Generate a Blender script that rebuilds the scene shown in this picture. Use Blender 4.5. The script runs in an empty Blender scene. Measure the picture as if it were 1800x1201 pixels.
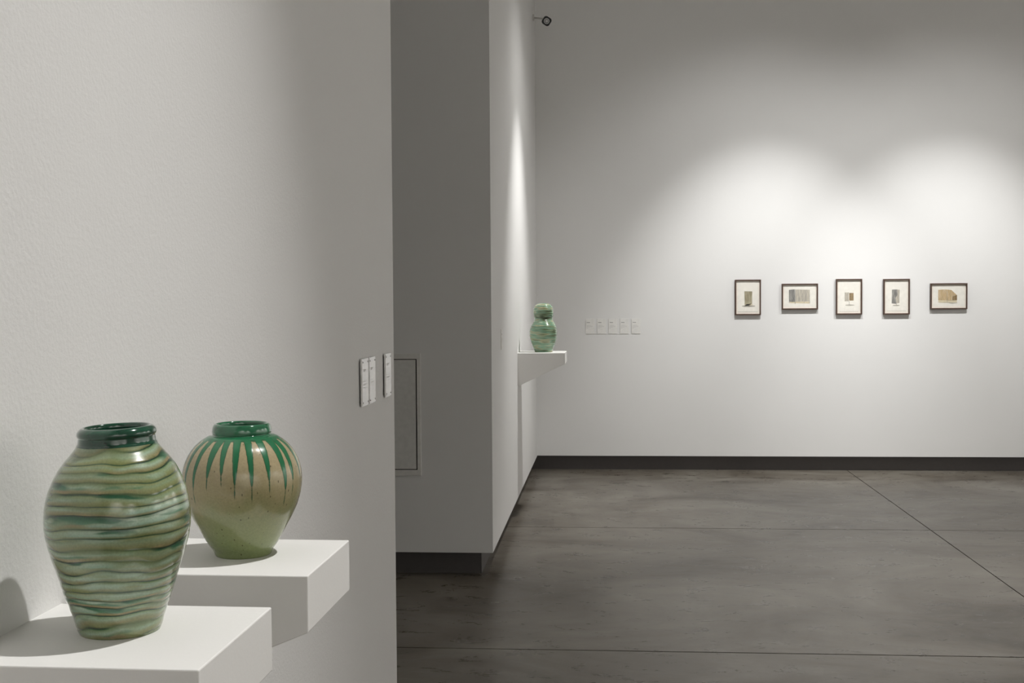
import bpy, bmesh, math, random
from mathutils import Vector, Matrix, noise

# ------------------------------------------------------------------ camera
scene = bpy.context.scene
EYE = 1.5
FPX, PITCH, YAW, ROLL = 2147.4155, 0.0337, -0.0789, -0.0066
_cy, _sy, _cp, _sp = math.cos(YAW), math.sin(YAW), math.cos(PITCH), math.sin(PITCH)
_F = Vector((_sy * _cp, _cy * _cp, -_sp))
_R0 = Vector((_cy, -_sy, 0))
_U0 = _R0.cross(_F)
_R = math.cos(ROLL) * _R0 + math.sin(ROLL) * _U0
_U = math.cos(ROLL) * _U0 - math.sin(ROLL) * _R0
cam_data = bpy.data.cameras.new('camera')
cam_data.sensor_width = 36
cam_data.lens = FPX / 1800 * 36
cam_data.clip_start = 0.02
cam = bpy.data.objects.new('camera', cam_data)
M = Matrix((( _R.x, _U.x, -_F.x, 0), (_R.y, _U.y, -_F.y, 0), (_R.z, _U.z, -_F.z, EYE), (0, 0, 0, 1)))
cam.matrix_world = M
scene.collection.objects.link(cam)
scene.camera = cam

# ------------------------------------------------------------------ world, exposure, lights
world = bpy.data.worlds.new('world')
scene.world = world
world.use_nodes = True
world.node_tree.nodes['Background'].inputs[0].default_value = (1.0, 0.98, 0.94, 1)
world.node_tree.nodes['Background'].inputs[1].default_value = 0.0
scene.view_settings.view_transform = 'Standard'
scene.view_settings.look = 'None'
scene.view_settings.gamma = 1
scene.view_settings.exposure = 0.0
scene.view_settings.use_curve_mapping = False

TH_L, X_L = 0.0155, -0.6757           # near left wall: small turn, plane offset
X0, Y_MID, Y_FAR = -0.6307, 6.5672, 10.7297
GAP, SETBACK = 0.128, 0.070           # dark recessed base


def on_left(a, out, z):
    """point on the near left wall: a = along the wall, out = away from it"""
    c, s = math.cos(TH_L), math.sin(TH_L)
    return Vector((X_L + s * a + c * out, c * a - s * out, z))


def spot(name, loc, target, power, angle, blend, radius=0.045, color=(1.0, 0.99, 0.968)):
    d = bpy.data.lights.new(name, 'SPOT')
    d.energy = power
    d.spot_size = math.radians(angle)
    d.spot_blend = blend
    d.shadow_soft_size = radius
    d.color = color
    o = bpy.data.objects.new(name, d)
    o.location = loc
    o.rotation_euler = (Vector(target) - Vector(loc)).to_track_quat('-Z', 'Y').to_euler()
    scene.collection.objects.link(o)
    return o


spot('spotlight_near_shelves', on_left(1.98, 1.63, 4.63), on_left(1.04, 0.12, -0.69), 425, 52, 1.0, 0.045)
spot('spotlight_gourd_shelf', (X0 + 1.18, 8.58, 3.76), (X0 + 0.05, 8.66, 0.85), 250, 66, 1.0, 0.03)
spot('spotlight_spill_gourd_shelf', (X0 + 1.18, 8.58, 3.76), (X0 + 0.05, 8.66, 1.5), 36, 125, 1.0, 0.03)
for xx, tx in ((1.40, 1.34), (2.92, 2.88)):
    spot('spotlight_drawings', (xx, Y_FAR - 2.0, 4.02), (tx, Y_FAR, 1.00), 300, 57.5, 1.0, 0.03, (1.0, 0.998, 0.985))
    spot('spotlight_spill_drawings', (xx, Y_FAR - 2.0, 4.02), (tx, Y_FAR, 1.00), 72, 105, 1.0, 0.03, (1.0, 0.998, 0.985))
spot('spotlight_floor', (2.9, 6.0, 4.4), (2.6, 5.7, 0), 360, 92, 1.0, 0.06, (1.0, 0.975, 0.93))
for yy in (1.0, 4.0, 7.0):  # added unseen lamps: bounce off the right wall gives the ambient fill
    spot('fill_spot_right_wall', (5.6, yy, 4.3), (7.2, yy, 1.6), 880, 90, 1.0, 0.06, (1.0, 0.975, 0.93))
for xx in (1.5, 4.5):  # more unseen lamps, put in so the back wall bounces fill light
    spot('fill_spot_back_wall', (xx, -2.4, 4.3), (xx, -4.0, 1.6), 720, 90, 1.0, 0.06, (1.0, 0.975, 0.93))

# ------------------------------------------------------------------ material helpers


def new_mat(name):
    m = bpy.data.materials.new(name)
    m.use_nodes = True
    nt = m.node_tree
    return m, nt, nt.nodes['Principled BSDF']


def node(nt, kind, **kw):
    n = nt.nodes.new(kind)
    for k, v in kw.items():
        if k.startswith('i_'):
            key = k[2:]
            n.inputs[int(key) if key.isdigit() else key.replace('_', ' ')].default_value = v
        else:
            setattr(n, k, v)
    return n


def ramp(nt, stops, interp='LINEAR'):
    n = nt.nodes.new('ShaderNodeValToRGB')
    cr = n.color_ramp
    cr.interpolation = interp
    while len(cr.elements) < len(stops):
        cr.elements.new(0.5)
    for e, (pos, col) in zip(cr.elements, stops):
        e.position = pos
        e.color = col if len(col) == 4 else (*col, 1)
    return n


def mixc(nt, fac, a, b, mode='MIX'):
    n = nt.nodes.new('ShaderNodeMix')
    n.data_type = 'RGBA'
    n.blend_type = mode
    for sock, v in ((n.inputs['Factor'], fac), (n.inputs['A'], a), (n.inputs['B'], b)):
        if hasattr(v, 'default_value') or isinstance(v, bpy.types.NodeSocket):
            nt.links.new(v, sock)
        elif isinstance(v, (int, float)):
            sock.default_value = v
        else:
            sock.default_value = (*v, 1) if len(v) == 3 else v
    return n.outputs['Result']


def coords(nt, scale=(1, 1, 1), which='Object'):
    tc = nt.nodes.new('ShaderNodeTexCoord')
    mp = nt.nodes.new('ShaderNodeMapping')
    mp.inputs['Scale'].default_value = scale
    nt.links.new(tc.outputs[which], mp.inputs['Vector'])
    return mp.outputs['Vector']


def noise_tex(nt, vec, scale, detail=3, rough=0.55, dist=0.0):
    n = node(nt, 'ShaderNodeTexNoise', i_Scale=scale, i_Detail=detail, i_Roughness=rough, i_Distortion=dist)
    nt.links.new(vec, n.inputs['Vector'])
    return n.outputs['Fac']


def add_bump(nt, bsdf, height, strength, distance):
    b = node(nt, 'ShaderNodeBump', i_Strength=strength, i_Distance=distance)
    nt.links.new(height, b.inputs['Height'])
    nt.links.new(b.outputs['Normal'], bsdf.inputs['Normal'])


def plain(name, col, rough=0.5, metallic=0.0, coat=0.0):
    m, nt, b = new_mat(name)
    v = coords(nt)
    n = noise_tex(nt, v, 35, 3)
    r = ramp(nt, [(0.3, tuple(c * 0.94 for c in col)), (0.7, tuple(min(1, c * 1.04) for c in col))])
    nt.links.new(n, r.inputs[0])
    nt.links.new(r.outputs[0], b.inputs['Base Color'])
    b.inputs['Roughness'].default_value = rough
    b.inputs['Metallic'].default_value = metallic
    b.inputs['Coat Weight'].default_value = coat
    return m


def wall_paint(name, col, bump=0.25):
    m, nt, b = new_mat(name)
    v = coords(nt)
    big = noise_tex(nt, v, 1.3, 3)
    r = ramp(nt, [(0.3, tuple(c * 0.975 for c in col)), (0.7, col)])
    nt.links.new(big, r.inputs[0])
    nt.links.new(r.outputs[0], b.inputs['Base Color'])
    b.inputs['Roughness'].default_value = 0.62
    b.inputs['Specular IOR Level'].default_value = 0.3
    fine = noise_tex(nt, v, 150, 3, 0.6)
    add_bump(nt, b, fine, bump, 0.0016)
    return m


def concrete(name):
    m, nt, b = new_mat(name)
    v = coords(nt)
    blot = noise_tex(nt, coords(nt, (0.8, 1.15, 1.0)), 1.15, 8, 0.66, 0.9)
    r = ramp(nt, [(0.32, (0.078, 0.064, 0.048)), (0.43, (0.134, 0.116, 0.094)), (0.55, (0.182, 0.163, 0.137)), (0.68, (0.245, 0.227, 0.197))])
    nt.links.new(blot, r.inputs[0])
    streak = noise_tex(nt, coords(nt, (2.2, 4.0, 1)), 2.6, 9, 0.74, 0.7)
    r2 = ramp(nt, [(0.30, (0.62, 0.60, 0.57)), (0.50, (0.95, 0.95, 0.94)), (0.68, (1.14, 1.14, 1.14))])
    nt.links.new(streak, r2.inputs[0])
    c1 = mixc(nt, 1.0, r.outputs[0], r2.outputs[0], 'MULTIPLY')
    # short dark scuffs in scattered patches
    scuff = noise_tex(nt, coords(nt, (3.6, 5.5, 1)), 2.4, 9, 0.80, 1.2)
    r3 = ramp(nt, [(0.62, (1, 1, 1)), (0.72, (0.66, 0.64, 0.61))])
    nt.links.new(scuff, r3.inputs[0])
    patch = noise_tex(nt, v, 1.1, 2)
    r4 = ramp(nt, [(0.42, (0, 0, 0)), (0.58, (1, 1, 1))])
    nt.links.new(patch, r4.inputs[0])
    c2 = mixc(nt, r4.outputs[0], c1, mixc(nt, 1.0, c1, r3.outputs[0], 'MULTIPLY'))
    # a few small dark spots
    vor = node(nt, 'ShaderNodeTexVoronoi', i_Scale=2.6)
    nt.links.new(v, vor.inputs['Vector'])
    sp = ramp(nt, [(0.014, (0.30, 0.27, 0.24)), (0.024, (1, 1, 1))])
    nt.links.new(vor.outputs['Distance'], sp.inputs[0])
    c2 = mixc(nt, 1.0, c2, sp.outputs[0], 'MULTIPLY')
    nt.links.new(c2, b.inputs['Base Color'])
    rr = ramp(nt, [(0.3, (0.24,) * 3), (0.7, (0.38,) * 3)])
    nt.links.new(streak, rr.inputs[0])
    nt.links.new(rr.outputs[0], b.inputs['Roughness'])
    b.inputs['Specular IOR Level'].default_value = 0.26
    fine = noise_tex(nt, v, 60, 4, 0.6)
    add_bump(nt, b, fine, 0.10, 0.001)
    return m


WHITE = (0.80, 0.795, 0.785)
M_WALL = wall_paint('white_roller_paint', WHITE, 0.5)
M_WALL2 = wall_paint('white_smooth_paint', WHITE, 0.10)
M_SHELF = wall_paint('white_shelf_paint', (0.83, 0.82, 0.80), 0.12)
M_CEIL = plain('ceiling_paint', (0.55, 0.54, 0.52), 0.8)
M_FLOOR = concrete('polished_concrete')
M_JOINT = plain('dark_joint_filler', (0.022, 0.018, 0.015), 0.9)
M_BASE = plain('dark_recessed_base', (0.088, 0.080, 0.079), 0.5)

# ------------------------------------------------------------------ mesh helpers
C = scene.collection


def link(name, bm, mat, parent=None, smooth=False):
    me = bpy.data.meshes.new(name)
    bm.to_mesh(me)
    bm.free()
    for m in (mat if isinstance(mat, (list, tuple)) else [mat]):
        me.materials.append(m)
    if smooth:
        for f in me.polygons:
            f.use_smooth = True
    o = bpy.data.objects.new(name, me)
    C.objects.link(o)
    o.parent = parent
    return o


def tag(o, label=None, cat=None, group=None, kind=None):
    if label:
        o['label'] = label
    if cat:
        o['category'] = cat
    if group:
        o['group'] = group
    if kind:
        o['kind'] = kind
    return o


def empty(name, loc, rot=(0, 0, 0)):
    o = bpy.data.objects.new(name, None)
    o.empty_display_size = 0.1
    o.location = loc
    o.rotation_euler = rot
    C.objects.link(o)
    return o


def box(bm, x0, x1, y0, y1, z0, z1, mat_index=0):
    vs = [bm.verts.new((x, y, z)) for z in (z0, z1) for y in (y0, y1) for x in (x0, x1)]
    for q in ((0, 2, 3, 1), (4, 5, 7, 6), (0, 1, 5, 4), (2, 6, 7, 3), (0, 4, 6, 2), (1, 3, 7, 5)):
        f = bm.faces.new([vs[i] for i in q])
        f.material_index = mat_index
    return vs


def bevel_all(bm, w, seg=2):
    bmesh.ops.bevel(bm, geom=list(bm.edges), offset=w, segments=seg, affect='EDGES', profile=0.5)


def box_obj(name, dims, mat, parent=None, bevel=0.0):
    bm = bmesh.new()
    box(bm, *dims)
    if bevel:
        bevel_all(bm, bevel)
    return link(name, bm, mat, parent)


def cyl(bm, c, axis, r, length, seg=16, r2=None, mat_index=0):
    """closed cylinder starting at c along axis"""
    axis = Vector(axis).normalized()
    q = axis.to_track_quat('Z', 'Y')
    rings = []
    for t, rad in ((0, r), (length, r2 if r2 is not None else r)):
        rings.append([bm.verts.new(Vector(c) + q @ Vector((rad * math.cos(2 * math.pi * i / seg), rad * math.sin(2 * math.pi * i / seg), t))) for i in range(seg)])
    for i in range(seg):
        f = bm.faces.new((rings[0][i], rings[0][(i + 1) % seg], rings[1][(i + 1) % seg], rings[1][i]))
        f.material_index = mat_index
    bm.faces.new(list(reversed(rings[0]))).material_index = mat_index
    bm.faces.new(rings[1]).material_index = mat_index


# ------------------------------------------------------------------ the room
CEIL = 5.0
XR, YB, XB = 7.2, -4.0, -3.2          # right wall, back wall, end of the side passage
floor = box_obj('floor', (XB - 0.3, XR + 0.3, YB - 0.3, Y_FAR + 0.4, -0.16, -0.030), M_JOINT)
tag(floor, 'grey polished concrete floor with dark saw-cut joints', kind='structure')
J, JY, PITCHJ = 0.007, 0.0105, 2.829
xs = [XB - 0.3] + [2.067 + PITCHJ * k for k in (0, 1)] + [XR + 0.3]
ys = [YB - 0.3] + [8.0196 + PITCHJ * k for k in (-4, -3, -2, -1, 0)] + [Y_FAR + 0.4]
ys[4] = 5.1903
for i in range(len(xs) - 1):
    for j in range(len(ys) - 1):
        box_obj('slab', (xs[i] + J / 2, xs[i + 1] - J / 2, ys[j] + JY / 2, ys[j + 1] - JY / 2, -0.0302, 0.0), M_FLOOR, floor)
tag(box_obj('ceiling', (XB - 0.3, XR + 0.3, YB - 0.3, Y_FAR + 0.4, CEIL, CEIL + 0.1), M_CEIL), 'plain pale ceiling above the gallery', kind='structure')

# far wall above its recessed base
tag(box_obj('wall_far', (XB, XR, Y_FAR, Y_FAR + 0.30, GAP, CEIL), M_WALL2), 'white far wall with five framed drawings', kind='structure')
tag(box_obj('baseboard_far', (XB, XR, Y_FAR + SETBACK, Y_FAR + 0.26, 0, GAP), M_BASE), 'dark recessed base under the far wall', kind='structure')
# the block between side passage and far wall
bm = bmesh.new()
box(bm, XB, X0, Y_MID, Y_FAR, GAP, CEIL)
tag(link('wall_middle', bm, M_WALL2), 'white wall block carrying the far shelf', kind='structure')
tag(box_obj('baseboard_middle', (XB, X0 - SETBACK, Y_MID + SETBACK, Y_FAR + SETBACK, 0, GAP), M_BASE), 'dark recessed base under the middle wall', kind='structure')
# near left wall (turned slightly)
A_END = 3.5035


def left_prism(name, a0, a1, o0, o1, z0, z1, mat):
    bm = bmesh.new()
    pts = [(a0, o0), (a0, o1), (a1, o1), (a1, o0)]
    lo = [bm.verts.new(on_left(a, o, z0)) for a, o in pts]
    hi = [bm.verts.new(on_left(a, o, z1)) for a, o in pts]
    bm.faces.new(lo)
    bm.faces.new(list(reversed(hi)))
    for i in range(4):
        k = (i + 1) % 4
        bm.faces.new((lo[i], hi[i], hi[k], lo[k]))
    bmesh.ops.recalc_face_normals(bm, faces=bm.faces)
    return link(name, bm, mat)


tag(left_prism('wall_left', YB, A_END, -0.35, 0.0, GAP, CEIL, M_WALL), 'white textured wall beside the near vases', kind='structure')
tag(left_prism('baseboard_left', YB, A_END - SETBACK, -0.30, -SETBACK, 0, GAP, M_BASE), 'dark recessed base under the near left wall', kind='structure')
tag(box_obj('wall_right', (XR, XR + 0.2, YB, Y_FAR, 0, CEIL), M_WALL2), 'white right wall of the gallery', kind='structure')
tag(box_obj('wall_back', (XB, XR, YB - 0.2, YB, 0, CEIL), M_WALL2), 'white wall behind the viewer', kind='structure')
tag(box_obj('wall_passage', (XB - 0.2, XB, YB, Y_FAR, 0, CEIL), M_WALL2), 'white end wall of the side passage', kind='structure')

# ------------------------------------------------------------------ access panel in the block face
px1, pz1, pz0, px0 = -1.019, EYE - 0.286, EYE - 0.951, -1.56
ap = empty('access_panel', ((px0 + px1) / 2, Y_MID, pz0))
tag(ap, 'white wall access panel with a thin dark gap, beside the near wall edge', 'panel')
ox, oz = -(px0 + px1) / 2, -pz0
M_PANEL = plain('panel_paint', (0.76, 0.75, 0.72), 0.5)
M_PANELD = plain('panel_door_paint', (0.74, 0.735, 0.71), 0.45)


def panel_box(name, x0, x1, z0, z1, y0, y1, mat, bevel=0.0):
    bm = bmesh.new()
    box(bm, x0 + ox, x1 + ox, y0, y1, z0 + oz, z1 + oz)
    if bevel:
        bevel_all(bm, bevel, 1)
    return link(name, bm, mat, ap)


FW, FD = 0.0200, 0.009
panel_box('frame_rail', px0, px1, pz1 - 0.029, pz1, -FD, 0, M_PANEL, 0.0012)
panel_box('frame_rail', px0, px1, pz0, pz0 + 0.031, -FD, 0, M_PANEL, 0.0012)
panel_box('frame_stile', px1 - FW, px1, pz0 + 0.031, pz1 - 0.029, -FD, 0, M_PANEL, 0.0012)
panel_box('frame_stile', px0, px0 + FW, pz0 + 0.031, pz1 - 0.029, -FD, 0, M_PANEL, 0.0012)
panel_box('shadow_gap', px0 + FW, px1 - FW, pz0 + 0.031, pz1 - 0.029, -0.0012, 0, M_JOINT)
panel_box('door', px0 + FW + 0.003, px1 - FW - 0.006, pz0 + 0.0355, pz1 - 0.0335, -0.0060, -0.0012, M_PANELD, 0.0008)
bm = bmesh.new()
for k in range(42):
    z = pz0 + 0.04 + (pz1 - pz0 - 0.08) * k / 41
    cyl(bm, (px1 - FW + 0.0022 + ox, -FD, z + oz - 0.005), (0, 0, 1), 0.0018, 0.010, 8)
link('piano_hinge', bm, M_PANELD, ap)

# ------------------------------------------------------------------ wedge shelves
LS_P, LS_FH, LS_WH = 0.2573, 0.0754, 0.1815


def wedge_shelf(name, label, origin, rotz, width, proj, fh, wh):
    """origin: wall end of the near top edge; x = out of the wall, y = along it"""
    o = empty(name, origin, (0, 0, rotz))
    tag(o, label, 'shelf', 'white wedge shelves')
    bm = bmesh.new()
    prof = [(0, 0), (proj, 0), (proj, -fh), (0, -wh)]
    a = [bm.verts.new((x, 0, z)) for x, z in prof]
    b = [bm.verts.new((x, width, z)) for x, z in prof]
    bm.faces.new(a)
    bm.faces.new(list(reversed(b)))
    for i in range(4):
        k = (i + 1) % 4
        bm.faces.new((a[i], b[i], b[k], a[k]))
    bmesh.ops.recalc_face_normals(bm, faces=bm.faces)
    es = [e for e in bm.edges if max(v.co.x for v in e.verts) > 0.01 and not all(v.co.x < 0.01 for v in e.verts)]
    bmesh.ops.bevel(bm, geom=es, offset=0.0016, segments=2, affect='EDGES', profile=0.5)
    me = link(name, bm, M_SHELF, None)
    me.location = origin
    me.rotation_euler = (0, 0, rotz)
    bpy.data.objects.remove(o)
    me.name = name
    tag(me, label, 'shelf', 'white wedge shelves')
    return me


ZS = EYE - 0.3593
wedge_shelf('wedge_shelf', 'white wedge shelf under the horizontally banded vase, nearest the viewer', on_left(1.1586, 0, ZS), -TH_L, 0.2464, LS_P, LS_FH, LS_WH)
wedge_shelf('wedge_shelf', 'white wedge shelf under the vase with dripping green glaze', on_left(1.5666, 0, ZS), -TH_L, 0.2411, LS_P, LS_FH, LS_WH)
ZS3 = EYE - 0.367
wedge_shelf('wedge_shelf', 'white wedge shelf under the gourd vase on the middle wall', (X0, 8.4501, ZS3), 0, 0.3594, 0.3304, 0.0764, 0.0764 + 0.1559)

# ------------------------------------------------------------------ vases


def interp(prof, z):
    """smooth (Catmull-Rom) radius of a profile of (z, r) pairs"""
    n = len(prof)
    if z <= prof[0][0]:
        return prof[0][1]
    for i in range(n - 1):
        z0, r0 = prof[i]
        z1, r1 = prof[i + 1]
        if z <= z1:
            t = (z - z0) / (z1 - z0)
            rm = prof[i - 1][1] if i else r0 * 2 - r1
            rp = prof[i + 2][1] if i + 2 < n else r1 * 2 - r0
            return 0.5 * (2 * r0 + (r1 - rm) * t + (2 * rm - 5 * r0 + 4 * r1 - rp) * t * t + (3 * r0 - 3 * r1 + rp - rm) * t ** 3)
    return prof[-1][1]


def lathe_grid(name, rows, nth, mat, parent, radial=None, attr=None, attr_name='pattern', close_bottom=True, close_top=False):
    """rows: list of (z, r); radial(i, z, r, th) -> (r, value)"""
    vs, vals, fs = [], [], []
    for i, (z, r) in enumerate(rows):
        for k in range(nth):
            th = 2 * math.pi * k / nth
            rr, val = radial(i, z, r, th) if radial else (r, 0.0)
            vs.append((rr * math.cos(th), rr * math.sin(th), z))
            vals.append(val)
    n = len(rows)
    for i in range(n - 1):
        for k in range(nth):
            k2 = (k + 1) % nth
            fs.append((i * nth + k, i * nth + k2, (i + 1) * nth + k2, (i + 1) * nth + k))
    if close_bottom:
        fs.append(tuple(reversed(range(nth))))
    if close_top:
        fs.append(tuple(range((n - 1) * nth, n * nth)))
    me = bpy.data.meshes.new(name)
    me.from_pydata(vs, [], fs)
    me.materials.append(mat)
    if radial:
        at = me.attributes.new(attr_name, 'FLOAT', 'POINT')
        at.data.foreach_set('value', vals)
    for f in me.polygons:
        f.use_smooth = len(f.vertices) == 4
    o = bpy.data.objects.new(name, me)
    C.objects.link(o)
    o.parent = parent
    return o


def glaze(b, rough=0.28, coat=0.9, crough=0.04):
    b.inputs['Roughness'].default_value = rough
    b.inputs['Specular IOR Level'].default_value = 0.4
    b.inputs['Coat Weight'].default_value = coat
    b.inputs['Coat Roughness'].default_value = crough


def attr_node(nt, name='pattern'):
    a = nt.nodes.new('ShaderNodeAttribute')
    a.attribute_name = name
    return a.outputs['Fac']


def math_node(nt, op, a, b=None):
    n = nt.nodes.new('ShaderNodeMath')
    n.operation = op
    for k, v in enumerate((a, b)):
        if v is None:
            continue
        if isinstance(v, (int, float)):
            n.inputs[k].default_value = v
        else:
            nt.links.new(v, n.inputs[k])
    return n.outputs[0]


EMERALD = (0.012, 0.072, 0.036)


def mat_collar(name, dark, light):
    m, nt, b = new_mat(name)
    n = noise_tex(nt, coords(nt, (1, 1, 2)), 40, 3)
    r = ramp(nt, [(0.3, dark), (0.75, light)])
    nt.links.new(n, r.inputs[0])
    nt.links.new(r.outputs[0], b.inputs['Base Color'])
    glaze(b, 0.12, 1.0, 0.03)
    return m


def mat_banded():
    m, nt, b = new_mat('banded_celadon_glaze')
    ph = attr_node(nt)
    fr = math_node(nt, 'FRACT', ph)
    wob = noise_tex(nt, coords(nt, (26, 26, 60)), 1.0, 3)
    t = math_node(nt, 'ADD', fr, math_node(nt, 'MULTIPLY', math_node(nt, 'SUBTRACT', wob, 0.5), 0.10))
    dark, olive = (0.014, 0.046, 0.018), (0.120, 0.130, 0.050)
    tan, cel, pale = (0.310, 0.250, 0.120), (0.225, 0.310, 0.165), (0.330, 0.440, 0.320)
    rA = ramp(nt, [(0.0, dark), (0.05, dark), (0.11, olive), (0.22, (0.25, 0.225, 0.105)), (0.36, (0.27, 0.275, 0.15)), (0.62, pale), (0.86, cel), (0.95, (0.06, 0.14, 0.06)), (1.0, dark)])
    rB = ramp(nt, [(0.0, (0.035, 0.080, 0.035)), (0.05, (0.05, 0.10, 0.045)), (0.14, (0.19, 0.21, 0.08)), (0.40, (0.25, 0.28, 0.125)), (0.66, (0.25, 0.33, 0.19)), (0.90, (0.25, 0.28, 0.125)), (1.0, (0.08, 0.13, 0.055))])
    rC = ramp(nt, [(0.0, dark), (0.06, dark), (0.15, tan), (0.34, (0.28, 0.25, 0.14)), (0.46, (0.10, 0.23, 0.13)), (0.72, (0.034, 0.140, 0.070)), (0.95, (0.020, 0.090, 0.042)), (1.0, dark)])
    rD = ramp(nt, [(0.0, dark), (0.05, (0.03, 0.08, 0.035)), (0.16, (0.22, 0.24, 0.13)), (0.35, (0.29, 0.43, 0.32)), (0.75, (0.38, 0.49, 0.37)), (0.93, (0.22, 0.30, 0.20)), (1.0, dark)])
    for r in (rA, rB, rC, rD):
        nt.links.new(t, r.inputs[0])

    def region(loc, scale, lo, hi):
        mp = node(nt, 'ShaderNodeMapping')
        mp.inputs['Scale'].default_value = scale
        mp.inputs['Location'].default_value = loc
        tc = nt.nodes.new('ShaderNodeTexCoord')
        nt.links.new(tc.outputs['Object'], mp.inputs['Vector'])
        f = ramp(nt, [(lo, (0,) * 3), (hi, (1,) * 3)])
        nt.links.new(noise_tex(nt, mp.outputs[0], 1.0, 2), f.inputs[0])
        return f.outputs[0]

    c = mixc(nt, region((0, 0, 0), (12, 12, 40), 0.44, 0.56), rA.outputs[0], rB.outputs[0])
    c = mixc(nt, region((5.1, 2.7, 8.8), (10, 10, 34), 0.52, 0.62), c, rD.outputs[0])
    c = mixc(nt, region((3.1, 7.7, 1.9), (13, 13, 66), 0.55, 0.61), c, rC.outputs[0])
    # here and there the dark line runs out and the bands melt together
    rE = ramp(nt, [(0.0, (0.14, 0.18, 0.08)), (0.20, (0.24, 0.25, 0.12)), (0.55, (0.27, 0.34, 0.21)), (1.0, (0.14, 0.18, 0.08))])
    nt.links.new(t, rE.inputs[0])
    c = mixc(nt, math_node(nt, 'MULTIPLY', region((9.3, 1.2, 4.4), (11, 11, 75), 0.50, 0.60), 0.8), c, rE.outputs[0])
    fine = noise_tex(nt, coords(nt), 420, 3)
    rf = ramp(nt, [(0.3, (0.86, 0.86, 0.84)), (0.65, (1.04, 1.04, 1.02))])
    nt.links.new(fine, rf.inputs[0])
    c = mixc(nt, 1.0, c, rf.outputs[0], 'MULTIPLY')
    nt.links.new(c, b.inputs['Base Color'])
    glaze(b, 0.24, 1.0, 0.03)
    return m


def mat_drip():
    m, nt, b = new_mat('dripping_green_glaze')
    d = attr_node(nt)                                     # > 0 inside a drip (millimetres)
    jit = math_node(nt, 'MULTIPLY', math_node(nt, 'SUBTRACT', noise_tex(nt, coords(nt), 170, 3), 0.5), 1.5)
    f = node(nt, 'ShaderNodeMapRange', i_1=-0.30, i_2=0.45)
    nt.links.new(math_node(nt, 'ADD', d, jit), f.inputs[0])
    # clay glaze: tan shoulder turning to olive celadon towards the foot
    sep = nt.nodes.new('ShaderNodeSeparateXYZ')
    tc = nt.nodes.new('ShaderNodeTexCoord')
    nt.links.new(tc.outputs['Object'], sep.inputs[0])
    big = noise_tex(nt, coords(nt, (1, 1, 0.6)), 26, 3)
    hz = math_node(nt, 'ADD', math_node(nt, 'MULTIPLY', sep.outputs['Z'], 1 / 0.18), math_node(nt, 'MULTIPLY', math_node(nt, 'SUBTRACT', big, 0.5), 0.35))
    rg = ramp(nt, [(0.10, (0.215, 0.262, 0.110)), (0.36, (0.255, 0.270, 0.125)), (0.52, (0.330, 0.290, 0.150)), (0.75, (0.400, 0.330, 0.195))])
    nt.links.new(hz, rg.inputs[0])
    fine = noise_tex(nt, coords(nt), 320, 3)
    rf = ramp(nt, [(0.3, (0.88,) * 3), (0.65, (1.04,) * 3)])
    nt.links.new(fine, rf.inputs[0])
    body = mixc(nt, 1.0, rg.outputs[0], rf.outputs[0], 'MULTIPLY')
    # scattered brown iron specks
    vor = node(nt, 'ShaderNodeTexVoronoi', i_Scale=1.0)
    vor.feature = 'F1'
    nt.links.new(coords(nt, (210, 210, 95)), vor.inputs['Vector'])
    sp = ramp(nt, [(0.13, (1,) * 3), (0.22, (0,) * 3)])
    nt.links.new(vor.outputs['Distance'], sp.inputs[0])
    rnd = nt.nodes.new('ShaderNodeSeparateColor')
    nt.links.new(vor.outputs['Color'], rnd.inputs[0])
    keep = math_node(nt, 'GREATER_THAN', rnd.outputs[0], 0.86)
    body = mixc(nt, math_node(nt, 'MULTIPLY', math_node(nt, 'MULTIPLY', sp.outputs[0], keep), 0.8), body, (0.05, 0.040, 0.018))
    # the drip: darker, browner rim and a clear green heart
    edge = ramp(nt, [(0.0, (0.10, 0.085, 0.035)), (0.35, (0.020, 0.085, 0.035)), (1.0, (0.016, 0.145, 0.060))])
    er = node(nt, 'ShaderNodeMapRange', i_1=-0.3, i_2=1.8)
    nt.links.new(math_node(nt, 'ADD', d, jit), er.inputs[0])
    nt.links.new(er.outputs[0], edge.inputs[0])
    c = mixc(nt, f.outputs[0], body, edge.outputs[0])
    nt.links.new(c, b.inputs['Base Color'])
    glaze(b, 0.26, 0.55, 0.03)
    return m


def mat_marbled():
    m, nt, b = new_mat('marbled_celadon_glaze')
    ph = attr_node(nt)
    r = ramp(nt, [(0.0, (0.030, 0.050, 0.022)), (0.16, (0.11, 0.155, 0.08)), (0.32, (0.20, 0.29, 0.165)), (0.48, (0.16, 0.31, 0.205)), (0.62, (0.29, 0.42, 0.28)), (0.76, (0.40, 0.38, 0.22)), (0.88, (0.22, 0.30, 0.17)), (1.0, (0.06, 0.10, 0.045))])
    streak = noise_tex(nt, coords(nt, (4, 4, 95)), 1.0, 4, 0.6, 0.3)
    nt.links.new(math_node(nt, 'ADD', ph, math_node(nt, 'MULTIPLY', math_node(nt, 'SUBTRACT', streak, 0.5), 1.1)), r.inputs[0])
    nt.links.new(r.outputs[0], b.inputs['Base Color'])
    glaze(b, 0.26, 0.9, 0.06)
    return m


def refine(prof, z0, z1, n):
    return [(z0 + (z1 - z0) * i / n, interp(prof, z0 + (z1 - z0) * i / n)) for i in range(n + 1)]


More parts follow.
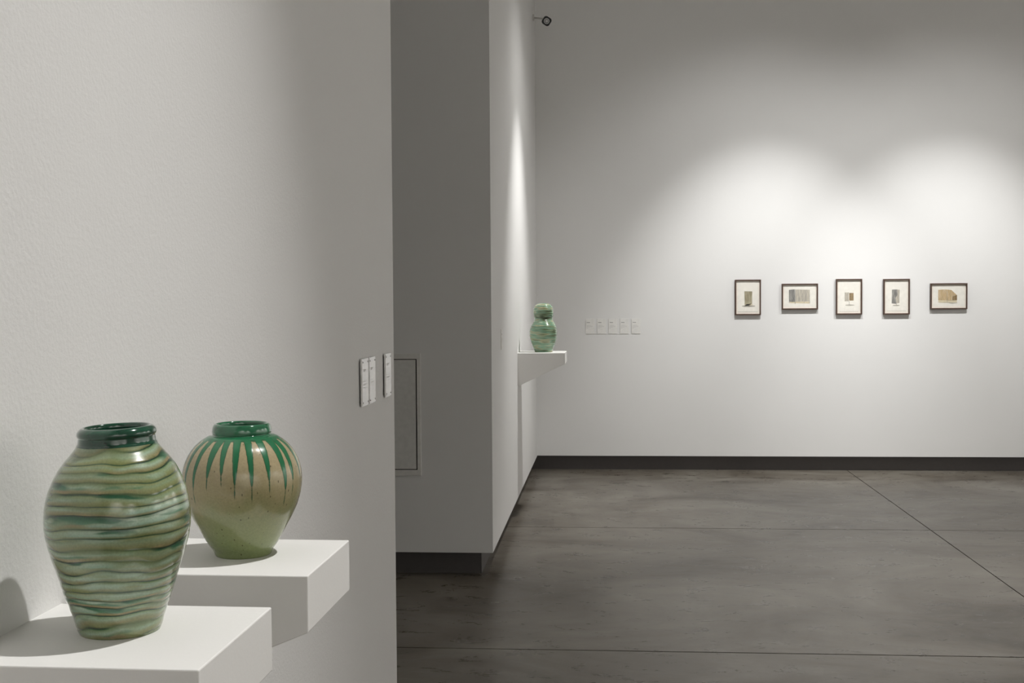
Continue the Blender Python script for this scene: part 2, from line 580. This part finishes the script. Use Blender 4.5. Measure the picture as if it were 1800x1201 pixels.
# --- banded vase -------------------------------------------------------
P1 = [(0.0, 0.0430), (0.004, 0.0446), (0.0083, 0.0458), (0.0165, 0.0481), (0.0248, 0.0507), (0.0331, 0.0537), (0.0413, 0.0568), (0.0496, 0.0594),
      (0.0579, 0.0617), (0.0662, 0.0642), (0.0744, 0.0669), (0.0827, 0.0696), (0.091, 0.072), (0.0992, 0.0741), (0.1075, 0.0758),
      (0.1158, 0.0769), (0.124, 0.0772), (0.1323, 0.0768), (0.1406, 0.0759), (0.1488, 0.0743), (0.1571, 0.0719), (0.1654, 0.0687),
      (0.1737, 0.0649), (0.1819, 0.0601), (0.1902, 0.0541), (0.1960, 0.0490), (0.2020, 0.0444), (0.2055, 0.0424), (0.2078, 0.0408)]
v1 = empty('banded_vase', on_left(1.297, 0.1185, ZS))
tag(v1, 'tall ovoid vase with wavy horizontal green and tan bands and dark green rim', 'vase', 'green glazed vases')
SP1 = 0.0111


def rad1(i, z, r, th):
    cx, sx = math.cos(th), math.sin(th)
    w = noise.noise((cx * 1.5, sx * 1.5, z * 26 + 4.0)) * 0.58 + noise.noise((cx * 2.6, sx * 2.6, z * 60 + 9.0)) * 0.15 + noise.noise((0.3, 0.7, z * 55)) * 0.5
    ph = z / SP1 + 0.55 + w - th / (2 * math.pi)
    if th >= math.pi * 2:
        ph += 1
    t = ph - math.floor(ph)
    bul = math.sin(math.pi * t) ** 0.6 * (0.75 + 0.25 * (1 - t) * 2)
    fade = min(1, z / 0.006) * min(1, max(0, (0.2078 - z)) / 0.010)
    amp = (0.00030 + 0.00062 * max(0, 1 - z / 0.12)) * (0.75 + 0.6 * noise.noise((cx * 2, sx * 2, z * 40 + 30)))
    return r + amp * (bul - 0.55) * fade, ph


# the seam of the spiral (one step of phase) sits at the back, out of the way
nth1 = 300
body1 = lathe_grid('body', refine(P1, 0.0, 0.2078, 440), nth1, mat_banded(), v1, rad1)
body1.rotation_euler = (0, 0, math.radians(75))
M_COLLAR1 = mat_collar('dark_emerald_glaze', (0.006, 0.045, 0.024), (0.012, 0.085, 0.046))
PC1 = [(0.2052, 0.0428), (0.2064, 0.0422), (0.2076, 0.0413), (0.2095, 0.0409), (0.2112, 0.0407), (0.2128, 0.0405), (0.2138, 0.0405), (0.2147, 0.0412), (0.2162, 0.0418), (0.2182, 0.0419), (0.2204, 0.0413),
       (0.2224, 0.0398), (0.2240, 0.0379), (0.2246, 0.0360), (0.2240, 0.0345), (0.2222, 0.0336), (0.2190, 0.0332), (0.2120, 0.0335), (0.2010, 0.0350), (0.1880, 0.0460), (0.1700, 0.0610), (0.1350, 0.0710), (0.08, 0.0630), (0.012, 0.0420)]


def lean(obj, z0, z1, slope, direction):
    """the hand-thrown top is not quite level: it rises towards one side"""
    d = Vector((*direction, 0)).normalized()
    inv = obj.matrix_basis.to_3x3().inverted()
    d = inv @ d
    for v in obj.data.vertices:
        w = max(0.0, min(1.0, (v.co.z - z0) / (z1 - z0)))
        v.co.z += slope * w * (v.co.x * d.x + v.co.y * d.y)


def dense(prof, sub=3):
    out = []
    n = len(prof)
    for i in range(n - 1):
        p0, p1, p2, p3 = (Vector(prof[max(0, min(n - 1, i + k))]) for k in (-1, 0, 1, 2))
        for s in range(sub):
            t = s / sub
            q = 0.5 * (2 * p1 + (p2 - p0) * t + (2 * p0 - 5 * p1 + 4 * p2 - p3) * t * t + (3 * p1 - 3 * p2 + p3 - p0) * t ** 3)
            out.append((q[0], q[1]))
    out.append(prof[-1])
    return out


collar1 = lathe_grid('collar', dense(PC1), 128, M_COLLAR1, v1, close_bottom=False, close_top=True)
collar1['label'] = 'dark emerald rolled rim'
lean(body1, 0.12, 0.20, 0.035, (0.923, 0.385))
lean(collar1, 0.12, 0.20, 0.035, (0.923, 0.385))

# --- vase with dripping glaze -------------------------------------------
P2 = [(0.0, 0.0388), (0.002, 0.0400), (0.005, 0.0410), (0.009, 0.0430), (0.0142, 0.0470), (0.0213, 0.0514), (0.0285, 0.0554), (0.0356, 0.0593), (0.0427, 0.0631),
      (0.0498, 0.0671), (0.0569, 0.0706), (0.064, 0.0739), (0.0712, 0.0768), (0.0783, 0.079), (0.0854, 0.0809), (0.0925, 0.0823), (0.0996, 0.0833),
      (0.1067, 0.0837), (0.1138, 0.0834), (0.121, 0.0825), (0.1281, 0.0808), (0.1352, 0.0784), (0.1423, 0.0751), (0.1494, 0.0708),
      (0.1565, 0.065), (0.1637, 0.0566), (0.1690, 0.0480), (0.1712, 0.0410)]
v2 = empty('drip_glazed_vase', on_left(1.70, 0.1285, ZS))
tag(v2, 'rounded tan vase with emerald glaze dripping from its neck', 'vase', 'green glazed vases')
rng = random.Random(11)
ND = 23
drips = []
for k in range(ND):
    th = 2 * math.pi * (k + rng.uniform(-0.16, 0.16)) / ND
    drips.append((th, rng.uniform(0.066, 0.094) if rng.random() < 0.8 else rng.uniform(0.094, 0.112), rng.uniform(0.0050, 0.0068), rng.uniform(-0.03, 0.03)))


def rad2(i, z, r, th):
    best = -9.0
    top = 0.166
    for t0, zend, w0, lean in drips:
        s = max(0.0, min(1.0, (z - zend) / (top - zend)))      # 1 at the neck, 0 at the tip
        d = (th - t0 - lean * (1 - s) + math.pi) % (2 * math.pi) - math.pi
        if z < zend:
            hw = -(zend - z) * 0.6
        else:
            hw = 0.0009 * min(1, s / 0.12) + (w0 - 0.0009) * max(0.0, (s - 0.30) / 0.70) ** 0.62 * (1.0 if s < 0.8 else 1.0)
        best = max(best, (hw - abs(d) * r) * 1000)
    best = max(best, (z - 0.1655) * 700)
    wob = noise.noise((math.cos(th) * 2, math.sin(th) * 2, z * 30)) * 0.00035
    lift = 0.00025 * max(0.0, min(1.0, best / 1.2))
    return r + (wob if z > 0.003 else 0) + lift, best


lathe_grid('body', refine(P2, 0.0, 0.1712, 260), 420, mat_drip(), v2, rad2)
M_COLLAR2 = mat_collar('emerald_glaze', (0.015, 0.105, 0.048), (0.030, 0.175, 0.085))
PC2 = [(0.1680, 0.0455), (0.1700, 0.0440), (0.1712, 0.0420), (0.1722, 0.0408), (0.1735, 0.0413), (0.1760, 0.0416), (0.1795, 0.0412), (0.1830, 0.0402), (0.1857, 0.0388), (0.1870, 0.0372), (0.1870, 0.0358),
       (0.1858, 0.0346), (0.1835, 0.0340), (0.1780, 0.0338), (0.1720, 0.0345), (0.1640, 0.0480), (0.1480, 0.0660), (0.1080, 0.0770), (0.05, 0.0600), (0.012, 0.0380)]
lathe_grid('collar', dense(PC2), 128, M_COLLAR2, v2, close_bottom=False, close_top=True)['label'] = 'emerald rolled rim'

# --- gourd vase ---------------------------------------------------------
P3 = [(0.0, 0.0628), (0.006, 0.0648), (0.0157, 0.0685), (0.0314, 0.0745), (0.047, 0.081), (0.0627, 0.0867), (0.0784, 0.0911), (0.0941, 0.0944), (0.1098, 0.0967), (0.1255, 0.0976),
      (0.1411, 0.0972), (0.1568, 0.0956), (0.1725, 0.0927), (0.1882, 0.0878), (0.2039, 0.0795), (0.2195, 0.0697), (0.2300, 0.0655), (0.2400, 0.0652), (0.2509, 0.0678),
      (0.2666, 0.0702), (0.2823, 0.0708), (0.298, 0.0697), (0.3136, 0.0664), (0.3270, 0.0600), (0.3370, 0.0500), (0.3435, 0.0360), (0.3455, 0.0240), (0.3460, 0.0190), (0.3445, 0.0160), (0.338, 0.0150), (0.330, 0.0150)]
v3 = empty('gourd_vase', (-0.458, 8.63, ZS3))
tag(v3, 'marbled celadon double-gourd vase on the far shelf', 'vase', 'green glazed vases')


def rad3(i, z, r, th):
    cx, sx = math.cos(th), math.sin(th)
    tw = z * 9.0                                             # the marbling twists up the wall
    ct, st = math.cos(th + tw), math.sin(th + tw)
    a = noise.noise((ct * 0.8, st * 0.8, z * 24 + 3)) * 0.50 + noise.noise((ct * 1.5, st * 1.5, z * 75 + 8)) * 0.42
    ridge = math.sin(z / 0.0115 * 2 * math.pi + 3.0 * noise.noise((cx, sx, z * 15 + 1))) * 0.0011
    lump = noise.noise((ct * 1.1, st * 1.1, z * 10 + 5)) * 0.0035
    f = min(1, z / 0.01) * (1 if r > 0.05 else 0.3 * r / 0.05)
    return r + (ridge + lump) * f, 0.53 + a * 0.95 - 0.22 * math.exp(-((z - 0.243) / 0.012) ** 2) * (0.6 + 0.6 * math.cos(th + 0.6))


def path_rows(prof, sub):
    return dense(prof, sub)


lathe_grid('body', path_rows(P3, 7), 160, mat_marbled(), v3, rad3, close_top=True)

# ------------------------------------------------------------------ framed drawings on the far wall
M_FRAME = plain('walnut_frame', (0.078, 0.042, 0.028), 0.45)
M_PAPER = plain('warm_white_paper', (0.95, 0.90, 0.84), 0.8)
M_MAT = plain('cream_mount', (0.95, 0.86, 0.78), 0.8)


def mat_stone(name, c0, c1, c2, rot, scale=60):
    m, nt, b = new_mat(name)
    tc = nt.nodes.new('ShaderNodeTexCoord')
    mp = nt.nodes.new('ShaderNodeMapping')
    mp.inputs['Rotation'].default_value = (0, rot, 0)
    mp.inputs['Scale'].default_value = (1, 1, 0.22)
    nt.links.new(tc.outputs['Object'], mp.inputs['Vector'])
    n = noise_tex(nt, mp.outputs[0], scale, 5, 0.65, 0.9)
    r = ramp(nt, [(0.32, c0), (0.50, c1), (0.68, c2)])
    nt.links.new(n, r.inputs[0])
    nt.links.new(r.outputs[0], b.inputs['Base Color'])
    b.inputs['Roughness'].default_value = 0.85
    return m


M_OLIVE = mat_stone('olive_wash', (0.22, 0.19, 0.11), (0.36, 0.31, 0.20), (0.48, 0.43, 0.31), 0.6)
M_GREYD = mat_stone('dark_grey_wash', (0.11, 0.10, 0.10), (0.24, 0.23, 0.22), (0.42, 0.40, 0.37), 0.15)
M_GREYL = mat_stone('pale_grey_wash', (0.34, 0.31, 0.28), (0.52, 0.47, 0.40), (0.66, 0.60, 0.52), -0.25)
M_OCHRE = mat_stone('ochre_wash', (0.44, 0.34, 0.22), (0.60, 0.43, 0.24), (0.68, 0.56, 0.42), 0.1)
M_BROWN = mat_stone('brown_wash', (0.10, 0.06, 0.03), (0.30, 0.20, 0.10), (0.42, 0.32, 0.18), 0.0, 90)
M_SHADOW = mat_stone('soft_grey_wash', (0.40, 0.37, 0.32), (0.48, 0.44, 0.38), (0.56, 0.52, 0.46), 1.57)
M_LINE = plain('pencil_line', (0.34, 0.31, 0.28), 0.9)
M_CREAM = plain('cream_wash', (0.74, 0.64, 0.46), 0.85)


def mat_pane():
    m, nt, b = new_mat('picture_glass')
    nt.nodes.remove(b)
    out = nt.nodes['Material Output']
    tr = nt.nodes.new('ShaderNodeBsdfTransparent')
    tr.inputs[0].default_value = (0.98, 0.985, 0.98, 1)
    gl = nt.nodes.new('ShaderNodeBsdfGlossy')
    gl.inputs['Roughness'].default_value = 0.03
    mx = nt.nodes.new('ShaderNodeMixShader')
    mx.inputs[0].default_value = 0.03
    nt.links.new(tr.outputs[0], mx.inputs[1])
    nt.links.new(gl.outputs[0], mx.inputs[2])
    nt.links.new(mx.outputs[0], out.inputs[0])
    return m


M_PANE = mat_pane()


def framed(name, label, x0, x1, z0, z1, shapes, mount=False):
    """frame on the far wall; local x right, z up, y towards the wall; shapes in 0..1 of the paper"""
    w, h = x1 - x0, z1 - z0
    o = empty(name, ((x0 + x1) / 2, Y_FAR, z0))
    tag(o, label, 'picture', 'framed drawings on the far wall')
    D, t = 0.030, 0.0105
    hw = w / 2
    rails = [
        [(-hw, 0), (hw, 0), (hw - t, t), (-hw + t, t)], [(-hw, h), (-hw + t, h - t), (hw - t, h - t), (hw, h)],
        [(-hw, 0), (-hw + t, t), (-hw + t, h - t), (-hw, h)], [(hw, 0), (hw, h), (hw - t, h - t), (hw - t, t)]]
    for q in rails:
        bm = bmesh.new()
        f = [bm.verts.new((x, -D, z)) for x, z in q]
        b = [bm.verts.new((x, 0, z)) for x, z in q]
        bm.faces.new(f)
        bm.faces.new(list(reversed(b)))
        for i in range(4):
            k = (i + 1) % 4
            bm.faces.new((f[i], b[i], b[k], f[k]))
        bmesh.ops.recalc_face_normals(bm, faces=bm.faces)
        bmesh.ops.bevel(bm, geom=[e for e in bm.edges if all(v.co.y < -D + 1e-5 for v in e.verts)], offset=0.0008, segments=1, affect='EDGES')
        link('frame_rail', bm, M_FRAME, o)
    iw, ih = w - 2 * t, h - 2 * t
    bm = bmesh.new()
    box(bm, -iw / 2, iw / 2, -0.016, -0.012, t, t + ih)
    link('mount_board', bm, M_MAT, o)
    mg = 0.012
    pw, ph_ = iw - 2 * mg, ih - 2 * mg
    bm = bmesh.new()
    box(bm, -pw / 2, pw / 2, -0.0166, -0.016, t + mg, t + mg + ph_)
    paper = link('paper', bm, M_PAPER, o)
    for nm, pts, mat in shapes:
        bm = bmesh.new()
        top = [bm.verts.new((-iw / 2 + u * iw, -0.0170 - 0.0001 * (nm == 'drawn_line'), t + v * ih)) for u, v in pts]
        f = bm.faces.new(top)
        ext = bmesh.ops.extrude_face_region(bm, geom=[f])
        for vtx in [g for g in ext['geom'] if isinstance(g, bmesh.types.BMVert)]:
            vtx.co.y = -0.0166
        bmesh.ops.recalc_face_normals(bm, faces=bm.faces)
        link(nm, bm, mat, paper)
    bm = bmesh.new()
    box(bm, -iw / 2, iw / 2, -0.0265, -0.0245, t, t + ih)
    link('pane', bm, M_PANE, o)
    return o


def rect(u0, u1, v0, v1):
    return [(u0, v0), (u1, v0), (u1, v1), (u0, v1)]


def oval(u, v, a, b, n=20):
    return [(u + a * math.cos(2 * math.pi * i / n), v + b * math.sin(2 * math.pi * i / n)) for i in range(n)]


PZ0, PZ1 = EYE - 0.1415, EYE + 0.1645
framed('framed_drawing', 'portrait framed drawing of a tall olive stone slab, leftmost of the five', 1.094, 1.315, PZ0, PZ1 + 0.001, [
    ('drawn_shadow', oval(0.53, 0.235, 0.29, 0.028), M_SHADOW),
    ('drawn_foot', [(0.36, 0.245), (0.60, 0.245), (0.72, 0.275), (0.66, 0.30), (0.45, 0.30)], M_CREAM),
    ('drawn_slab', [(0.36, 0.255), (0.42, 0.235), (0.68, 0.305), (0.685, 0.68), (0.35, 0.685)], M_OLIVE),
    ('drawn_line', rect(0.06, 0.93, 0.058, 0.068), M_SHADOW)])
framed('framed_drawing', 'landscape framed drawing of a wide grey striped stone on short legs', 1.493, 1.800, EYE - 0.0955, EYE + 0.1275, [
    ('drawn_wash', [(0.20, 0.22), (0.80, 0.20), (0.80, 0.28), (0.20, 0.28)], M_CREAM),
    ('drawn_slab', [(0.18, 0.285), (0.36, 0.265), (0.365, 0.815), (0.18, 0.79)], M_GREYD),
    ('drawn_slab', [(0.362, 0.275), (0.80, 0.29), (0.80, 0.79), (0.37, 0.805)], M_GREYL),
    ('drawn_line', rect(0.182, 0.192, 0.215, 0.285), M_LINE), ('drawn_line', rect(0.355, 0.368, 0.185, 0.27), M_LINE),
    ('drawn_line', rect(0.62, 0.63, 0.225, 0.285), M_LINE), ('drawn_line', rect(0.792, 0.802, 0.215, 0.29), M_LINE)])
framed('framed_drawing', 'portrait framed drawing of a small grey and brown box on one thin stem', 1.953, 2.173, PZ0, PZ1, [
    ('drawn_shadow', oval(0.54, 0.248, 0.20, 0.018), M_SHADOW),
    ('drawn_slab', rect(0.32, 0.50, 0.365, 0.63), M_GREYL),
    ('drawn_slab', rect(0.515, 0.70, 0.385, 0.615), M_BROWN),
    ('drawn_line', rect(0.505, 0.520, 0.255, 0.37), M_LINE),
    ('drawn_line', rect(0.10, 0.90, 0.052, 0.060), M_SHADOW)])
framed('framed_drawing', 'portrait framed drawing of a dark grey torn slab, second from the right', 2.353, 2.574, PZ0 - 0.002, PZ1 - 0.003, [
    ('drawn_shadow', oval(0.49, 0.238, 0.15, 0.018), M_SHADOW),
    ('drawn_slab', [(0.30, 0.30), (0.50, 0.285), (0.46, 0.46), (0.54, 0.56), (0.52, 0.72), (0.31, 0.715)], M_GREYD),
    ('drawn_slab', [(0.50, 0.295), (0.62, 0.31), (0.635, 0.71), (0.52, 0.72), (0.54, 0.56), (0.46, 0.46)], M_GREYL),
    ('drawn_line', rect(0.485, 0.50, 0.245, 0.295), M_LINE),
    ('drawn_line', rect(0.10, 0.90, 0.068, 0.076), M_SHADOW)])
framed('framed_drawing', 'landscape framed drawing of an ochre slab with a cut corner, rightmost of the five', 2.747, 3.054, EYE - 0.1005, EYE + 0.1215, [
    ('drawn_shadow', [(0.16, 0.225), (0.45, 0.215), (0.60, 0.18), (0.75, 0.20), (0.75, 0.225), (0.45, 0.24)], M_SHADOW),
    ('drawn_wash', rect(0.20, 0.74, 0.235, 0.33), M_CREAM),
    ('drawn_slab', [(0.195, 0.335), (0.60, 0.315), (0.60, 0.50), (0.735, 0.56), (0.70, 0.60), (0.58, 0.765), (0.40, 0.79), (0.195, 0.775)], M_OCHRE),
    ('drawn_slab', [(0.605, 0.315), (0.745, 0.335), (0.745, 0.56), (0.68, 0.53), (0.605, 0.50)], M_BROWN),
    ('drawn_line', rect(0.452, 0.460, 0.23, 0.72), M_LINE)])

# ------------------------------------------------------------------ wall labels
M_LABEL = plain('label_card', (0.88, 0.87, 0.86), 0.14, coat=1.0)
M_LABEL2 = plain('pale_label_card', (0.83, 0.82, 0.79), 0.5)
M_ACRYL = plain('label_acrylic_edge', (0.82, 0.81, 0.80), 0.15, coat=1.0)
M_SCREW = plain('label_screw_steel', (0.30, 0.29, 0.28), 0.35, 0.8)
M_INK = plain('label_ink', (0.40, 0.39, 0.38), 0.8)
M_INK2 = plain('label_grey_ink', (0.66, 0.65, 0.63), 0.8)


def text_bars(bm, w, h, y, lines):
    for (x0, x1, zc, th) in lines:
        box(bm, -w / 2 + x0 * w, -w / 2 + x1 * w, y - 0.0002, y, (zc * h) - th / 2, (zc * h) + th / 2)


def label_plate(label, loc, rotz, w, h, screws, group, off=0.0):
    """local x along the wall, -y out of it, z up; origin bottom centre on the wall"""
    o = empty('wall_label', loc, (0, 0, rotz))
    tag(o, label, 'label', group)
    t = 0.004 if screws else 0.005
    bm = bmesh.new()
    box(bm, -w / 2, w / 2, -off - t, -off, 0, h)
    bevel_all(bm, 0.0005, 1)
    link('plate', bm, M_ACRYL if screws else M_LABEL2, o)
    if screws:
        bm = bmesh.new()
        box(bm, -w / 2 + 0.002, w / 2 - 0.002, -off - t - 0.0006, -off - t, 0.002, h - 0.002)
        link('card', bm, M_LABEL, o)
        for sx in (-1, 1):
            for z in (0.009, h - 0.009):
                bm = bmesh.new()
                cyl(bm, (sx * (w / 2 - 0.010), 0, z), (0, -1, 0), 0.0018, off + t + 0.0012, 12)
                cyl(bm, (sx * (w / 2 - 0.010), -off - t - 0.0006, z), (0, -1, 0), 0.0024, 0.0012, 14, 0.0018)
                link('screw', bm, M_SCREW, o)
    y = -off - t - (0.0006 if screws else 0)
    bm = bmesh.new()
    if screws:
        text_bars(bm, w, h, y, [(0.20, 0.55, 0.765, 0.0030), (0.20, 0.42, 0.735, 0.0026)])
        link('printed_heading', bm, M_INK2, o)
        bm = bmesh.new()
        text_bars(bm, w, h, y, [(0.20, 0.50, 0.52, 0.0016), (0.20, 0.66, 0.465, 0.0018), (0.20, 0.58, 0.445, 0.0014), (0.20, 0.50, 0.39, 0.0014)])
        link('printed_text', bm, M_INK2, o)
    else:
        text_bars(bm, w, h, y, [(0.12, 0.50, 0.755, 0.0062)])
        link('printed_heading', bm, M_INK, o)
        bm = bmesh.new()
        text_bars(bm, w, h, y, [(0.12, 0.62, 0.565, 0.003), (0.12, 0.80, 0.52, 0.003), (0.12, 0.78, 0.475, 0.003), (0.12, 0.50, 0.43, 0.003), (0.12, 0.30, 0.385, 0.003), (0.12, 0.26, 0.345, 0.003)])
        link('printed_text', bm, M_INK2, o)
    return o


LW, LH = 0.078, 0.121
for a, lab in ((3.078, 'white wall label with four screws, nearest the dripping-glaze vase'),
               (3.166, 'white wall label with four screws, middle of the three on the near wall'),
               (3.380, 'white wall label with four screws, closest to the near wall edge')):
    label_plate(lab, on_left(a, 0, EYE - 0.267), math.pi / 2 - TH_L, LW, LH, True, 'screwed labels on the near wall', 0.004)
ordn = ['leftmost of the row of five', 'second from left in the row of five', 'middle one in the row of five', 'second from right in the row of five', 'rightmost of the row of five']
for k in range(5):
    label_plate('pale printed label on the far wall, ' + ordn[k], (-0.161 + 0.1002 * k, Y_FAR, EYE - 0.299), 0, 0.077, 0.132, False, 'row of labels on the far wall')
label_plate('pale printed label on the middle wall, before the gourd vase shelf', (X0, 7.17, EYE - 0.290), math.pi / 2, 0.077, 0.121, False, 'label of the gourd vase')

# ------------------------------------------------------------------ security camera in the far corner
M_CAMW = plain('camera_white_plastic', (0.62, 0.61, 0.58), 0.4)
M_CAMB = plain('camera_black_face', (0.006, 0.006, 0.007), 0.25)
M_CAML = plain('camera_lens_grey', (0.66, 0.66, 0.66), 0.4)
head = Vector((-0.505, 10.28, EYE + 2.330))
sc_ = empty('security_camera', (X0, 10.45, EYE + 2.40))
tag(sc_, 'small security camera with black square face in the upper far corner', 'camera')
loc0 = Vector(sc_.location)
bm = bmesh.new()
cyl(bm, (0, 0, 0), (1, 0, 0), 0.030, 0.012, 24, 0.026)
link('mount_plate', bm, M_CAMW, sc_)
joint = head + Vector((-0.02, 0.075, 0.035)) - loc0
bm = bmesh.new()
cyl(bm, (0.010, 0, 0), joint - Vector((0.010, 0, 0)), 0.008, (joint - Vector((0.010, 0, 0))).length, 14)
bmesh.ops.create_uvsphere(bm, u_segments=14, v_segments=10, radius=0.013, matrix=Matrix.Translation(joint))
link('arm', bm, M_CAMW, sc_)
hd = head - loc0
face_dir = (Vector((0.35, 0.0, 1.3)) - head).normalized()       # looks down into the room
q = face_dir.to_track_quat('-Y', 'Z') @ Matrix.Rotation(math.radians(33), 3, 'Y').to_quaternion()


def cam_part(name, bm, mat):
    o = link(name, bm, mat, sc_)
    o.location = hd
    o.rotation_mode = 'QUATERNION'
    o.rotation_quaternion = q
    return o


def rounded_box(bm, w, y0, y1, rad, seg=5):
    pts = []
    for cx, cz, a0 in ((1, 1, 0), (-1, 1, 90), (-1, -1, 180), (1, -1, 270)):
        for k in range(seg + 1):
            a = math.radians(a0 + 90 * k / seg)
            pts.append((cx * (w - rad) + rad * math.cos(a), cz * (w - rad) + rad * math.sin(a)))
    f = [bm.verts.new((x, y0, z)) for x, z in pts]
    b = [bm.verts.new((x, y1, z)) for x, z in pts]
    bm.faces.new(f)
    bm.faces.new(list(reversed(b)))
    n = len(pts)
    for i in range(n):
        k = (i + 1) % n
        bm.faces.new((f[i], b[i], b[k], f[k]))
    bmesh.ops.recalc_face_normals(bm, faces=bm.faces)


bm = bmesh.new()
rounded_box(bm, 0.031, 0.006, 0.085, 0.014)
cam_part('housing', bm, M_CAMW)
bm = bmesh.new()
rounded_box(bm, 0.036, -0.010, 0.006, 0.022)
cam_part('face_plate', bm, M_CAMB)
bm = bmesh.new()
cyl(bm, (0, -0.010, 0), (0, -1, 0), 0.0235, 0.003, 28)
cam_part('lens_ring', bm, M_CAML)
bm = bmesh.new()
cyl(bm, (0, -0.013, 0), (0, -1, 0), 0.0165, 0.002, 24)
cam_part('inner_ring', bm, plain('camera_lens_dark', (0.06, 0.06, 0.06), 0.4))
bm = bmesh.new()
cyl(bm, (0, -0.015, 0), (0, -1, 0), 0.0120, 0.002, 24)
cam_part('lens', bm, M_CAML)
